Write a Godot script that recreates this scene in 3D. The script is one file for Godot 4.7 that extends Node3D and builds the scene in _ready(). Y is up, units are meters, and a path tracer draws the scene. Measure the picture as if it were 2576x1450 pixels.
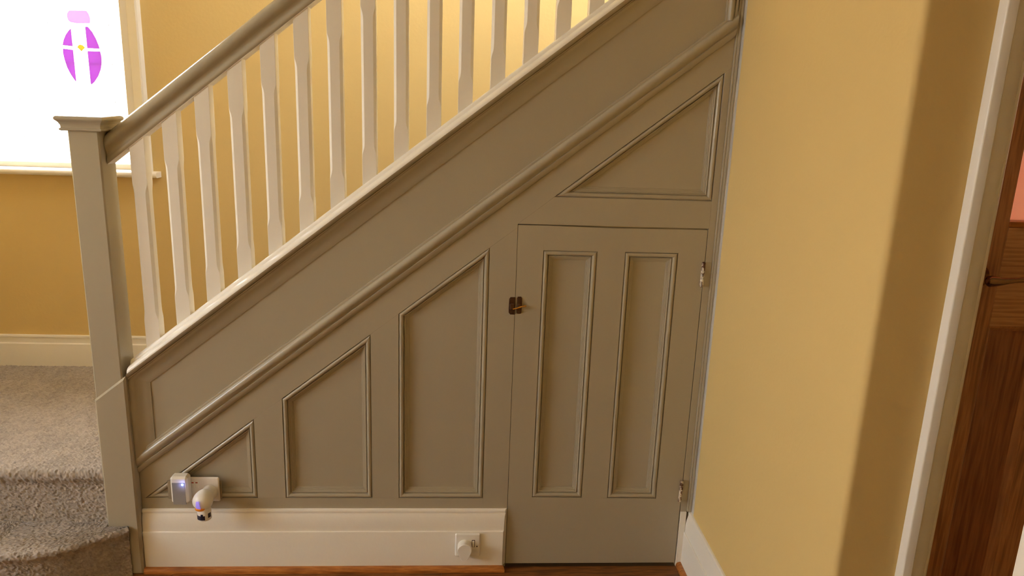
extends Node3D
# A panelled staircase side with an understairs cupboard, seen across a hallway.

const M := 0.78                      # rise of the flight per metre
var FLOOR := -0.012
var used := {}
var mats := {}

# ---------------------------------------------------------------- mesh helpers
class MB:
	var v := PackedVector3Array()
	var n := PackedVector3Array()
	var c := PackedColorArray()
	func tri(a: Vector3, b: Vector3, d: Vector3, na: Vector3, nb: Vector3, nd: Vector3) -> void:
		var g := (b - a).cross(d - a)
		if g.length_squared() < 1e-18:
			return
		if g.dot(na + nb + nd) > 0.0:
			v.append_array([a, d, b]); n.append_array([na, nd, nb])
		else:
			v.append_array([a, b, d]); n.append_array([na, nb, nd])
	func quad(a: Vector3, b: Vector3, d: Vector3, e: Vector3, nn: Vector3) -> void:
		tri(a, b, d, nn, nn, nn); tri(a, d, e, nn, nn, nn)
	func quad4(a: Vector3, b: Vector3, d: Vector3, e: Vector3, na: Vector3, nb: Vector3, nd: Vector3, ne: Vector3) -> void:
		tri(a, b, d, na, nb, nd); tri(a, d, e, na, nd, ne)
	func mesh() -> ArrayMesh:
		var arr := []
		arr.resize(Mesh.ARRAY_MAX)
		arr[Mesh.ARRAY_VERTEX] = v
		arr[Mesh.ARRAY_NORMAL] = n
		if c.size() == v.size() and v.size() > 0:
			arr[Mesh.ARRAY_COLOR] = c
		var m := ArrayMesh.new()
		m.add_surface_from_arrays(Mesh.PRIMITIVE_TRIANGLES, arr)
		return m

func area2(p: PackedVector2Array) -> float:
	var a := 0.0
	for i in p.size():
		var q := p[(i + 1) % p.size()]
		a += p[i].x * q.y - q.x * p[i].y
	return a * 0.5

func inset(p: PackedVector2Array, d: float) -> PackedVector2Array:
	var s := signf(area2(p))
	var out := PackedVector2Array()
	var k := p.size()
	for i in k:
		var e0 := (p[i] - p[(i + k - 1) % k]).normalized()
		var e1 := (p[(i + 1) % k] - p[i]).normalized()
		var n0 := Vector2(-e0.y, e0.x) * s
		var n1 := Vector2(-e1.y, e1.x) * s
		var b := (n0 + n1)
		var l := b.length_squared()
		out.append(p[i] + b * (2.0 * d / maxf(l, 0.05)))
	return out

# closed profile p in the plane (U, V), pushed along W from t0 to t1; s0, s1 slant the two ends
func extrude(mb: MB, p: PackedVector2Array, O: Vector3, U: Vector3, V: Vector3, W: Vector3, t0: float, t1: float, s0 := Vector2.ZERO, s1 := Vector2.ZERO, caps := true) -> void:
	var k := p.size()
	var sg := signf(area2(p)) * signf(U.cross(V).dot(W))
	var ns := []
	for i in k:
		var d := p[(i + 1) % k] - p[i]
		ns.append((U * d.x + V * d.y).cross(W).normalized() * sg)
	for i in k:
		var j := (i + 1) % k
		var n0: Vector3 = ns[i]
		var n1: Vector3 = ns[i]
		var pr: Vector3 = ns[(i + k - 1) % k]
		var nx: Vector3 = ns[j]
		if pr.dot(ns[i]) > 0.75:
			n0 = (pr + n0).normalized()
		if nx.dot(ns[i]) > 0.75:
			n1 = (nx + n1).normalized()
		var bi := O + U * p[i].x + V * p[i].y
		var bj := O + U * p[j].x + V * p[j].y
		mb.quad4(bi + W * (t0 + s0.dot(p[i])), bj + W * (t0 + s0.dot(p[j])), bj + W * (t1 + s1.dot(p[j])), bi + W * (t1 + s1.dot(p[i])), n0, n1, n1, n0)
	if caps:
		var t := Geometry2D.triangulate_polygon(p)
		for i in range(0, t.size(), 3):
			var q := []
			for m in 3:
				var w: Vector2 = p[t[i + m]]
				q.append([O + U * w.x + V * w.y + W * (t0 + s0.dot(w)), O + U * w.x + V * w.y + W * (t1 + s1.dot(w))])
			var wn := W.normalized()
			mb.tri(q[0][0], q[1][0], q[2][0], -wn, -wn, -wn)
			mb.tri(q[0][1], q[1][1], q[2][1], wn, wn, wn)

# a board: polygon in x, y from z0 to z1 with a small chamfer round its front face
func board(mb: MB, p: PackedVector2Array, z0: float, z1: float, bev := 0.0008) -> void:
	var q := inset(p, bev)
	var s := signf(area2(p))
	var k := p.size()
	for i in k:
		var j := (i + 1) % k
		var e := (p[j] - p[i]).normalized()
		var o := Vector3(e.y, -e.x, 0) * s
		mb.quad(Vector3(p[i].x, p[i].y, z0), Vector3(p[j].x, p[j].y, z0), Vector3(p[j].x, p[j].y, z1 - bev), Vector3(p[i].x, p[i].y, z1 - bev), o)
		mb.quad(Vector3(p[i].x, p[i].y, z1 - bev), Vector3(p[j].x, p[j].y, z1 - bev), Vector3(q[j].x, q[j].y, z1), Vector3(q[i].x, q[i].y, z1), (o + Vector3(0, 0, 1)).normalized())
	for f in [[q, z1, 1.0], [p, z0, -1.0]]:
		var t := Geometry2D.triangulate_polygon(f[0])
		var nn := Vector3(0, 0, f[2])
		for i in range(0, t.size(), 3):
			mb.tri(Vector3(f[0][t[i]].x, f[0][t[i]].y, f[1]), Vector3(f[0][t[i + 1]].x, f[0][t[i + 1]].y, f[1]), Vector3(f[0][t[i + 2]].x, f[0][t[i + 2]].y, f[1]), nn, nn, nn)

# one length of moulding on edge i of a panel opening, mitred at both ends
func mould(mb: MB, p: PackedVector2Array, i: int, prof: Array, z: float) -> void:
	var j := (i + 1) % p.size()
	var s := signf(area2(p))
	var e := (p[j] - p[i]).normalized()
	var inn := Vector2(-e.y, e.x) * s
	var rings := []
	var nn := []
	for w in prof:
		rings.append(inset(p, w.x))
	for a in prof.size() - 1:
		var d: Vector2 = prof[a + 1] - prof[a]
		var t := Vector2(-d.y, d.x).normalized()       # across (inward), out of the panel
		nn.append(Vector3(inn.x * t.x, inn.y * t.x, t.y))
	for a in prof.size() - 1:
		var n0: Vector3 = nn[a]
		var n1: Vector3 = nn[a]
		if a > 0 and nn[a - 1].dot(nn[a]) > 0.6:
			n0 = (nn[a - 1] + nn[a]).normalized()
		if a < nn.size() - 1 and nn[a + 1].dot(nn[a]) > 0.6:
			n1 = (nn[a + 1] + nn[a]).normalized()
		var z0: float = z + prof[a].y
		var z1: float = z + prof[a + 1].y
		var A: PackedVector2Array = rings[a]
		var B: PackedVector2Array = rings[a + 1]
		mb.quad4(Vector3(A[i].x, A[i].y, z0), Vector3(A[j].x, A[j].y, z0), Vector3(B[j].x, B[j].y, z1), Vector3(B[i].x, B[i].y, z1), n0, n0, n1, n1)

func box(mb: MB, lo: Vector3, hi: Vector3, bev := 0.0) -> void:
	var c := (lo + hi) * 0.5
	var h := (hi - lo) * 0.5
	bev = minf(bev, minf(h.x, minf(h.y, h.z)) * 0.98)
	var ax := [Vector3(1, 0, 0), Vector3(0, 1, 0), Vector3(0, 0, 1)]
	for a in 3:
		var b := (a + 1) % 3
		var d := (a + 2) % 3
		for s in [-1.0, 1.0]:
			var f := []
			for q in [[-1, -1], [1, -1], [1, 1], [-1, 1]]:
				f.append(c + ax[a] * s * h[a] + ax[b] * float(q[0]) * (h[b] - bev) + ax[d] * float(q[1]) * (h[d] - bev))
			mb.quad(f[0], f[1], f[2], f[3], ax[a] * s)
			if bev > 0.0:
				for t in [-1.0, 1.0]:
					var e0: Vector3 = c + ax[a] * s * h[a] + ax[b] * t * (h[b] - bev)
					var e1: Vector3 = c + ax[a] * s * (h[a] - bev) + ax[b] * t * h[b]
					var l: Vector3 = ax[d] * (h[d] - bev)
					mb.quad(e0 - l, e0 + l, e1 + l, e1 - l, (ax[a] * s + ax[b] * t).normalized())
	if bev > 0.0:
		for x in [-1.0, 1.0]:
			for y in [-1.0, 1.0]:
				for z in [-1.0, 1.0]:
					var k := c + Vector3(x * h.x, y * h.y, z * h.z)
					var nn := Vector3(x, y, z).normalized()
					mb.tri(k - Vector3(0, y * bev, z * bev), k - Vector3(x * bev, 0, z * bev), k - Vector3(x * bev, y * bev, 0), nn, nn, nn)

# profile of (radius, height) turned round axis A at O
func lathe(mb: MB, prof: Array, O: Vector3, A: Vector3, seg := 28) -> void:
	A = A.normalized()
	var X := A.cross(Vector3(0, 0, 1) if absf(A.z) < 0.9 else Vector3(1, 0, 0)).normalized()
	var Y := A.cross(X)
	for i in prof.size() - 1:
		var d: Vector2 = prof[i + 1] - prof[i]
		var n2 := Vector2(d.y, -d.x).normalized()
		var na := n2
		var nb := n2
		if i > 0:
			var dp: Vector2 = prof[i] - prof[i - 1]
			var np := Vector2(dp.y, -dp.x).normalized()
			if np.dot(n2) > 0.7:
				na = (np + n2).normalized()
		if i < prof.size() - 2:
			var dn: Vector2 = prof[i + 2] - prof[i + 1]
			var nq := Vector2(dn.y, -dn.x).normalized()
			if nq.dot(n2) > 0.7:
				nb = (nq + n2).normalized()
		for k in seg:
			var r0 := X * cos(TAU * k / seg) + Y * sin(TAU * k / seg)
			var r1 := X * cos(TAU * (k + 1) / seg) + Y * sin(TAU * (k + 1) / seg)
			mb.quad4(O + r0 * prof[i].x + A * prof[i].y, O + r1 * prof[i].x + A * prof[i].y, O + r1 * prof[i + 1].x + A * prof[i + 1].y, O + r0 * prof[i + 1].x + A * prof[i + 1].y,
				r0 * na.x + A * na.y, r1 * na.x + A * na.y, r1 * nb.x + A * nb.y, r0 * nb.x + A * nb.y)

func tube(mb: MB, pts: Array, rad: Array, seg := 14) -> void:
	var rings := []
	for i in pts.size():
		var d: Vector3 = (pts[mini(i + 1, pts.size() - 1)] - pts[maxi(i - 1, 0)]).normalized()
		var X := d.cross(Vector3(0, 0, 1)).normalized()
		var Y := d.cross(X)
		var r := []
		for k in seg:
			var q := X * cos(TAU * k / seg) + Y * sin(TAU * k / seg)
			r.append([pts[i] + q * rad[i], q])
		rings.append(r)
	for i in pts.size() - 1:
		for k in seg:
			var a = rings[i][k]
			var b = rings[i][(k + 1) % seg]
			var c = rings[i + 1][(k + 1) % seg]
			var d = rings[i + 1][k]
			mb.quad4(a[0], b[0], c[0], d[0], a[1], b[1], c[1], d[1])
	for e in [0, pts.size() - 1]:
		var dd: Vector3 = (pts[1] - pts[0]).normalized() * -1.0 if e == 0 else (pts[-1] - pts[-2]).normalized()
		for k in seg:
			mb.tri(pts[e], rings[e][k][0], rings[e][(k + 1) % seg][0], dd, dd, dd)

# ---------------------------------------------------------------- nodes
func numbered(s: String) -> String:
	var k: int = used.get(s, 0)
	used[s] = k + 1
	return s if k == 0 else "%s_%03d" % [s, k]

func put(called: String, mb: MB, m: Material, parent: Node = self) -> MeshInstance3D:
	var o := MeshInstance3D.new()
	o.name = numbered(called) if parent == self else called
	o.mesh = mb.mesh()
	o.material_override = m
	parent.add_child(o, true)
	return o

func thing(called: String, label: String, category: String, at := Vector3.ZERO) -> Node3D:
	var o := Node3D.new()
	o.name = numbered(called)
	add_child(o, true)
	o.position = at
	o.set_meta("label", label)
	o.set_meta("category", category)
	return o

func setting(called: String, label := "") -> Node3D:
	var o := Node3D.new()
	o.name = numbered(called)
	add_child(o, true)
	o.set_meta("kind", "structure")
	if label:
		o.set_meta("label", label)
	return o

func struct(called: String, mb: MB, m: Material, label := "") -> MeshInstance3D:
	var o := put(called, mb, m)
	o.set_meta("kind", "structure")
	if label:
		o.set_meta("label", label)
	return o

func poly(a: Array) -> PackedVector2Array:
	var p := PackedVector2Array()
	for i in range(0, a.size(), 2):
		p.append(Vector2(a[i], a[i + 1]))
	return p

# ---------------------------------------------------------------- materials
func noise_tex(freq: float, ramp: Gradient, octaves := 4, seed_ := 1, normal := false, bump := 4.0, size := 512) -> NoiseTexture2D:
	var f := FastNoiseLite.new()
	f.seed = seed_
	f.noise_type = FastNoiseLite.TYPE_SIMPLEX_SMOOTH
	f.frequency = freq
	f.fractal_octaves = octaves
	var t := NoiseTexture2D.new()
	t.width = size; t.height = size
	t.seamless = true
	t.noise = f
	if ramp: t.color_ramp = ramp
	t.as_normal_map = normal
	t.bump_strength = bump
	return t

func ramp(stops: Array, hard := false) -> Gradient:
	var g := Gradient.new()
	var o := PackedFloat32Array()
	var c := PackedColorArray()
	for s in stops:
		o.append(s[0]); c.append(s[1])
	g.offsets = o; g.colors = c
	if hard: g.interpolation_mode = Gradient.GRADIENT_INTERPOLATE_CONSTANT
	return g

func mat(called: String, col: Color, rough := 0.6, spec := 0.5) -> StandardMaterial3D:
	var m := StandardMaterial3D.new()
	m.resource_name = called
	m.albedo_color = col
	m.roughness = rough
	m.metallic_specular = spec
	m.cull_mode = BaseMaterial3D.CULL_DISABLED
	mats[called] = m
	return m

func textured(m: StandardMaterial3D, tex: Texture2D, scale: Vector3) -> StandardMaterial3D:
	m.albedo_texture = tex
	m.uv1_triplanar = true
	m.uv1_world_triplanar = true
	m.uv1_scale = scale
	return m

func brushed(m: StandardMaterial3D, scale: Vector3, freq: float, depth: float, sd: int) -> void:
	m.uv1_triplanar = true
	m.uv1_world_triplanar = true
	m.uv1_scale = scale
	m.heightmap_enabled = true
	m.heightmap_texture = noise_tex(freq, null, 3, sd)
	m.heightmap_scale = depth

func wood(called: String, dark: Color, mid: Color, light: Color, scale: Vector3, sd: int, rough := 0.45) -> StandardMaterial3D:
	var m := mat(called, Color.WHITE, rough)
	textured(m, noise_tex(0.012, ramp([[0.0, dark], [0.38, mid], [0.55, light], [0.68, mid], [1.0, dark.lerp(mid, 0.4)]]), 5, sd), scale)
	return m

func materials() -> void:
	var grey := mat("grey_paint", Color8(174, 163, 140), 0.25)
	brushed(grey, Vector3(3, 3, 3), 0.03, 0.02, 3)
	var white := mat("white_gloss", Color8(243, 236, 222), 0.33)
	brushed(white, Vector3(3, 3, 3), 0.03, 0.02, 5)
	var wall := mat("yellow_wall", Color8(226, 196, 130), 0.75, 0.35)
	brushed(wall, Vector3(2, 2, 2), 0.05, 0.03, 7)
	mat("ceiling_white", Color8(235, 230, 218), 0.9)
	mat("salmon_wall", Color8(226, 158, 124), 0.85)
	wood("oak_a", Color8(74, 40, 18), Color8(118, 70, 32), Color8(140, 88, 44), Vector3(0.7, 7, 7), 11, 0.35)
	wood("oak_b", Color8(66, 34, 15), Color8(106, 60, 28), Color8(126, 76, 36), Vector3(0.6, 8, 8), 12, 0.35)
	wood("oak_c", Color8(80, 46, 22), Color8(126, 78, 38), Color8(146, 96, 50), Vector3(0.8, 6, 6), 13, 0.35)
	wood("quadrant_oak", Color8(120, 66, 26), Color8(172, 104, 46), Color8(196, 128, 62), Vector3(0.9, 9, 9), 14, 0.35)
	wood("door_upright", Color8(140, 90, 60), Color8(188, 128, 90), Color8(206, 146, 104), Vector3(9, 0.5, 9), 21, 0.32)
	wood("door_across", Color8(150, 98, 66), Color8(204, 146, 104), Color8(220, 164, 120), Vector3(0.5, 9, 9), 22, 0.32)
	wood("door_panel", Color8(112, 66, 46), Color8(160, 102, 74), Color8(176, 116, 84), Vector3(6, 0.4, 6), 23, 0.32)
	wood("door_bead", Color8(140, 76, 30), Color8(176, 104, 44), Color8(190, 118, 54), Vector3(0.5, 9, 9), 24, 0.32)
	mat("filler", Color8(222, 200, 160), 0.7)
	mat("plastic", Color8(238, 232, 220), 0.35)
	mat("grey_plastic", Color8(150, 146, 140), 0.45)
	mat("bottle", Color8(232, 228, 222), 0.2)
	mat("navy", Color8(28, 26, 44), 0.4)
	mat("orange", Color8(238, 148, 40), 0.4)
	mat("red", Color8(190, 70, 40), 0.5)
	mat("dark", Color8(60, 44, 32), 0.6)
	mat("seam", Color8(150, 136, 112), 0.5)
	var vi := mat("violet", Color8(186, 170, 255), 0.35)  # bluish reflection put into colour and emission; not a lamp
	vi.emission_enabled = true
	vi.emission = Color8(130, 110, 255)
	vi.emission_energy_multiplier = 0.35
	var br := mat("bronze", Color8(88, 62, 42), 0.42)
	br.metallic = 0.7
	var bs := mat("brass", Color8(226, 176, 92), 0.25)
	bs.metallic = 1.0
	var ch := mat("lever_metal", Color8(150, 120, 96), 0.22)
	ch.metallic = 1.0
	var hin := mat("chipped_hinge", Color.WHITE, 0.5)
	textured(hin, noise_tex(0.022, ramp([[0.0, Color8(86, 52, 34)], [0.42, Color8(120, 80, 56)], [0.5, Color8(236, 226, 206)], [0.62, Color8(214, 184, 130)], [0.68, Color8(238, 230, 214)]], true), 2, 31), Vector3(4.5, 4.5, 4.5))
	var led := mat("led", Color8(200, 225, 255), 0.4)
	led.emission_enabled = true
	led.emission = Color8(150, 190, 255)
	led.emission_energy_multiplier = 2.5
	var gl := mat("clear_glass", Color(1, 1, 1, 0.04), 0.02)
	gl.transparency = BaseMaterial3D.TRANSPARENCY_ALPHA
	var fr := mat("frosted_glass", Color(0.98, 0.86, 0.8, 0.35), 0.4)
	fr.transparency = BaseMaterial3D.TRANSPARENCY_ALPHA
	for g in [["purple_glass", Color(0.42, 0.15, 0.50)], ["pink_glass", Color(0.62, 0.40, 0.66)], ["yellow_glass", Color(0.50, 0.45, 0.10)], ["rose_glass", Color(0.75, 0.66, 0.66)]]:
		var s := mat(g[0], g[1].linear_to_srgb(), 0.25)
		s.backlight_enabled = true
		s.backlight = g[1].linear_to_srgb()
	mat("lead", Color8(200, 198, 200), 0.5)
	var cp := mat("carpet", Color.WHITE, 0.95, 0.2)
	cp.vertex_color_use_as_albedo = true
	cp.rim_enabled = true
	cp.rim = 0.4
	cp.rim_tint = 0.7
	mat("plain_carpet", Color8(150, 128, 106), 0.95, 0.2)

func mm(s: String) -> Material:
	return mats[s]

# ---------------------------------------------------------------- start
func _ready() -> void:
	var cam := Camera3D.new()
	cam.name = "camera"
	cam.fov = 2.0 * rad_to_deg(atan(725.0 / 1900.0))
	cam.near = 0.02
	cam.far = 60.0
	cam.transform = Transform3D(Basis(Vector3(0.997569, 0.035576, 0.059925), Vector3(-0.019676, 0.968678, -0.247538), Vector3(-0.066854, 0.245757, 0.967023)), Vector3(0, 1.585, 2.32))
	add_child(cam)
	cam.current = true
	var env := Environment.new()
	env.background_mode = Environment.BG_SKY
	var sm := ProceduralSkyMaterial.new()
	sm.sky_top_color = Color(0.94, 0.97, 1.0)
	sm.sky_horizon_color = Color(1.0, 1.0, 1.0)
	sm.ground_bottom_color = Color(0.80, 0.79, 0.76)
	sm.ground_horizon_color = Color(0.96, 0.95, 0.93)
	sm.energy_multiplier = 1.0
	var sky := Sky.new()
	sky.sky_material = sm
	env.sky = sky
	env.background_energy_multiplier = 17.0
	env.tonemap_mode = Environment.TONE_MAPPER_LINEAR
	env.tonemap_exposure = 1.0
	env.sdfgi_enabled = true
	env.ssao_enabled = true
	env.ssil_enabled = true
	var we := WorldEnvironment.new()
	we.name = "world_environment"
	we.environment = env
	add_child(we)
	materials()
	shell()
	windows()
	right_door()
	staircase()
	banister()
	panelling()
	cupboard_door()
	skirtings()
	sockets()

# ---------------------------------------------------------------- room
func shell() -> void:
	# floor boards on a slab
	var fl := setting("floor")
	var b := MB.new()
	box(b, Vector3(-4.1, -0.14, -0.96), Vector3(2.3, -0.034, 3.25))
	put("slab", b, mm("dark"), fl)
	var rng := RandomNumberGenerator.new()
	rng.seed = 5
	var z := 0.0
	var row := 0
	while z < 3.2:
		var x: float = -4.05 + [0.0, 0.31, 0.52, 0.17][row % 4] - 0.5
		while x < 2.25:
			var x1: float = x + 0.9
			var lo := maxf(x, -4.0 if z > 0.34 else -2.35)
			var hi := minf(x1, 2.25)
			if hi - lo > 0.03 and not (z < 0.9 and lo > 0.80):
				var m := MB.new()
				box(m, Vector3(lo + 0.0005, -0.034, z + 0.0005), Vector3(hi - 0.0005, FLOOR - rng.randf() * 0.0004, z + 0.0895), 0.0012)
				put("plank", m, mm(["oak_a", "oak_b", "oak_c"][rng.randi() % 3]), fl)
			x = x1
		z += 0.09
		row += 1
	b = MB.new()
	box(b, Vector3(-4.2, 2.45, 0.0), Vector3(2.4, 2.55, 3.4))
	struct("ceiling", b, mm("ceiling_white"))
	b = MB.new()
	box(b, Vector3(-2.8, 5.1, -1.25), Vector3(3.8, 5.2, 0.2))
	struct("ceiling", b, mm("ceiling_white"))
	# back wall with the window opening
	b = MB.new()
	var zb := -0.955
	for r in [[-2.6, -0.14, -2.19, 5.1], [-1.374, -0.14, 3.7, 5.1], [-2.19, -0.14, -1.374, 1.205], [-2.19, 2.3, -1.374, 5.1]]:
		box(b, Vector3(r[0], r[1], -1.15), Vector3(r[2], r[3], zb))
	struct("wall_back", b, mm("yellow_wall"))
	# left wall, with the opening of the front door
	b = MB.new()
	box(b, Vector3(-2.6, -0.14, -1.15), Vector3(-2.35, 2.45, 0.24))
	box(b, Vector3(-4.2, -0.14, 0.24), Vector3(-2.35, 2.5, 0.34))
	for r in [[0.34, -0.14, 0.8, 2.5], [2.5, -0.14, 3.4, 2.5], [0.8, 2.4, 2.5, 2.5], [0.8, -0.14, 2.5, 1.0]]:
		box(b, Vector3(-4.2, r[1], r[0]), Vector3(-4.0, r[3], r[2]))
	struct("wall_left", b, mm("yellow_wall"))
	b = MB.new()
	box(b, Vector3(-4.2, -0.14, 3.2), Vector3(2.4, 2.5, 3.4))
	struct("wall_near", b, mm("yellow_wall"))
	# right wall: a pier with a rounded corner beside the cupboard
	b = MB.new()
	var p := PackedVector2Array()
	p.append(Vector2(1.016, -0.03)); p.append(Vector2(0.815, -0.03))
	var r := 0.014
	for k in 9:
		var a := PI + PI * 0.5 * k / 8.0
		p.append(Vector2(0.815 + r + cos(a) * r, 0.935 - r - sin(a) * r))
	p.append(Vector2(1.016, 0.935))
	extrude(b, p, Vector3.ZERO, Vector3(1, 0, 0), Vector3(0, 0, 1), Vector3(0, 1, 0), -0.14, 2.5)
	struct("wall_right", b, mm("yellow_wall"))
	b = MB.new()
	box(b, Vector3(1.016, 2.0, 0.78), Vector3(1.80, 2.5, 0.935))
	box(b, Vector3(1.80, -0.14, 0.78), Vector3(2.4, 2.5, 0.935))
	struct("wall_doorway", b, mm("yellow_wall"))
	b = MB.new()
	box(b, Vector3(2.25, -0.14, 0.935), Vector3(2.4, 2.5, 3.4))
	struct("wall_far_right", b, mm("yellow_wall"))
	# stairwell above and beside the flight
	b = MB.new()
	box(b, Vector3(0.815, -0.14, -0.03), Vector3(3.7, 2.75, 0.03))
	for q in [[-2.6, 2.45, 0.0, 5.1], [3.0, 2.45, 3.5, 5.1], [0.0, 2.45, 3.0, 2.75], [0.0, 4.1, 3.0, 5.1]]:
		box(b, Vector3(q[0], q[1], 0.012), Vector3(q[2], q[3], 0.1))
	struct("wall_stairwell", b, mm("ceiling_white"))
	b = MB.new()
	for q in [[-0.14, -1.15, 2.85, 0.1], [4.7, -1.15, 5.1, 0.1], [2.85, -1.15, 4.7, -0.9], [2.85, -0.05, 4.7, 0.1]]:
		box(b, Vector3(3.5, q[0], q[1]), Vector3(3.7, q[2], q[3]))
	box(b, Vector3(-2.6, 2.45, -1.15), Vector3(-2.35, 5.1, 0.1))
	struct("wall_landing", b, mm("ceiling_white"))
	# the room behind the glazed door
	b = MB.new()
	box(b, Vector3(1.016, -0.14, 0.03), Vector3(2.9, 2.45, 0.06))
	box(b, Vector3(1.80, -0.14, 0.75), Vector3(2.9, 2.45, 0.78))
	box(b, Vector3(2.9, -0.14, 0.03), Vector3(3.0, 0.9, 0.78))
	box(b, Vector3(2.9, 2.1, 0.03), Vector3(3.0, 2.45, 0.78))
	box(b, Vector3(1.016, 2.45, 0.0), Vector3(3.0, 2.5, 0.78))
	box(b, Vector3(1.016, -0.14, 0.03), Vector3(3.0, -0.034, 0.80))
	struct("wall_beyond", b, mm("salmon_wall"))

func windows() -> void:
	# stained glass window on the half landing
	var w := setting("window_1", "stained glass window with purple and pink leaded pieces")
	var zb := -0.955
	# architrave: a flat with a raised outer band, mitred like the trim it is
	var prof := poly([0, 0, 0, 0.016, 0.003, 0.018, 0.028, 0.018, 0.031, 0.021, 0.058, 0.024, 0.066, 0.03, 0.073, 0.028, 0.076, 0.0])
	var b := MB.new()
	extrude(b, prof, Vector3(-1.374, 0, zb), Vector3(1, 0, 0), Vector3(0, 0, 1), Vector3(0, 1, 0), 1.228, 2.376, Vector2.ZERO, Vector2(0, 0))
	put("architrave", b, mm("white_gloss"), w)
	b = MB.new()
	extrude(b, prof, Vector3(0, 2.3, zb), Vector3(0, 1, 0), Vector3(0, 0, 1), Vector3(1, 0, 0), -2.266, -1.298)
	put("architrave", b, mm("white_gloss"), w)
	b = MB.new()
	extrude(b, prof, Vector3(-2.19, 0, zb), Vector3(-1, 0, 0), Vector3(0, 0, 1), Vector3(0, 1, 0), 1.228, 2.376)
	put("architrave", b, mm("white_gloss"), w)
	# window board with a rounded nose
	b = MB.new()
	var np := PackedVector2Array()
	np.append(Vector2(-1.05, 1.204)); np.append(Vector2(-1.05, 1.228))
	for k in 9:
		var a := PI * 0.5 - PI * k / 8.0
		np.append(Vector2(-0.91 + cos(a) * 0.012, 1.216 + sin(a) * 0.012))
	extrude(b, np, Vector3.ZERO, Vector3(0, 0, 1), Vector3(0, 1, 0), Vector3(1, 0, 0), -2.29, -1.267)
	put("window_board", b, mm("white_gloss"), w)
	b = MB.new()
	box(b, Vector3(-2.19, 1.226, -1.06), Vector3(-2.165, 2.3, -0.99), 0.003)
	box(b, Vector3(-1.398, 1.226, -1.06), Vector3(-1.374, 2.3, -0.99), 0.003)
	box(b, Vector3(-2.165, 2.275, -1.06), Vector3(-1.398, 2.3, -0.99), 0.003)
	box(b, Vector3(-2.165, 1.226, -1.06), Vector3(-1.398, 1.25, -0.99), 0.003)
	put("casement_frame", b, mm("white_gloss"), w)
	# clear panes between lead lines
	var xs := [-2.165, -2.066, -1.947, -1.828, -1.685, -1.447, -1.398]
	var ys := [1.25, 1.351, 1.503, 1.654, 1.807, 1.958, 2.11, 2.275]
	for i in xs.size() - 1:
		for j in ys.size() - 1:
			b = MB.new()
			box(b, Vector3(xs[i] + 0.0006, ys[j] + 0.0006, -1.003), Vector3(xs[i + 1] - 0.0006, ys[j + 1] - 0.0006, -1.0))
			put("pane", b, mm("clear_glass"), w)
	for i in range(1, xs.size() - 1):
		b = MB.new()
		box(b, Vector3(xs[i] - 0.0006, 1.25, -1.0042), Vector3(xs[i] + 0.0006, 2.275, -0.9988))
		put("lead_line", b, mm("lead"), w)
	for j in range(1, ys.size() - 1):
		b = MB.new()
		box(b, Vector3(-2.165, ys[j] - 0.0006, -1.0042), Vector3(-1.398, ys[j] + 0.0006, -0.9988))
		put("lead_line", b, mm("lead"), w)
	# the coloured motif: an oval split by a white band, a rounded head over it
	var glass := func(pts: Array, m: String) -> void:
		var g := MB.new()
		board(g, poly(pts), -0.999, -0.996, 0.0003)
		put("coloured_pane", g, mm(m), w)
	glass.call([-1.5945, 1.788, -1.606, 1.778, -1.618, 1.762, -1.628, 1.742, -1.634, 1.722, -1.5945, 1.719], "purple_glass")
	glass.call([-1.634, 1.709, -1.635, 1.69, -1.632, 1.665, -1.625, 1.635, -1.613, 1.607, -1.599, 1.584, -1.5945, 1.578, -1.5945, 1.706], "purple_glass")
	glass.call([-1.538, 1.798, -1.527, 1.797, -1.512, 1.778, -1.5, 1.753, -1.491, 1.725, -1.489, 1.713, -1.538, 1.714], "purple_glass")
	glass.call([-1.538, 1.703, -1.488, 1.704, -1.485, 1.685, -1.486, 1.66, -1.492, 1.633, -1.505, 1.605, -1.522, 1.582, -1.535, 1.571, -1.538, 1.576], "purple_glass")
	glass.call([-1.594, 1.857, -1.603, 1.846, -1.605, 1.832, -1.602, 1.82, -1.594, 1.812, -1.57, 1.809, -1.518, 1.811, -1.515, 1.83, -1.519, 1.846, -1.527, 1.859], "pink_glass")
	glass.call([-1.577, 1.716, -1.572, 1.724, -1.564, 1.7275, -1.555, 1.725, -1.546, 1.716, -1.562, 1.701], "yellow_glass")
	glass.call([-1.68, 1.84, -1.67, 1.848, -1.655, 1.849, -1.645, 1.845, -1.65, 1.838, -1.66, 1.832, -1.672, 1.834], "rose_glass")
	# upstairs window at the head of the stairs
	w = setting("window_2")
	b = MB.new()
	for q in [[0.0, 2.75, 0.05, 4.1], [2.95, 2.75, 3.0, 4.1], [0.05, 2.75, 2.95, 2.8], [0.05, 4.05, 2.95, 4.1], [1.48, 2.8, 1.52, 4.05]]:
		box(b, Vector3(q[0], q[1], 0.03), Vector3(q[2], q[3], 0.08), 0.003)
	put("window_frame", b, mm("white_gloss"), w)
	for q in [[0.05, 1.48], [1.52, 2.95]]:
		b = MB.new()
		box(b, Vector3(q[0], 2.8, 0.054), Vector3(q[1], 4.05, 0.058))
		put("pane", b, mm("clear_glass"), w)
	w = setting("window_3")
	b = MB.new()
	for q in [[2.85, -0.9, 4.7, -0.86], [2.85, -0.09, 4.7, -0.05], [2.85, -0.86, 2.89, -0.09], [4.66, -0.86, 4.7, -0.09]]:
		box(b, Vector3(3.54, q[0], q[1]), Vector3(3.6, q[2], q[3]), 0.003)
	put("window_frame", b, mm("white_gloss"), w)
	b = MB.new()
	box(b, Vector3(3.565, 2.89, -0.86), Vector3(3.569, 4.66, -0.09))
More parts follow.
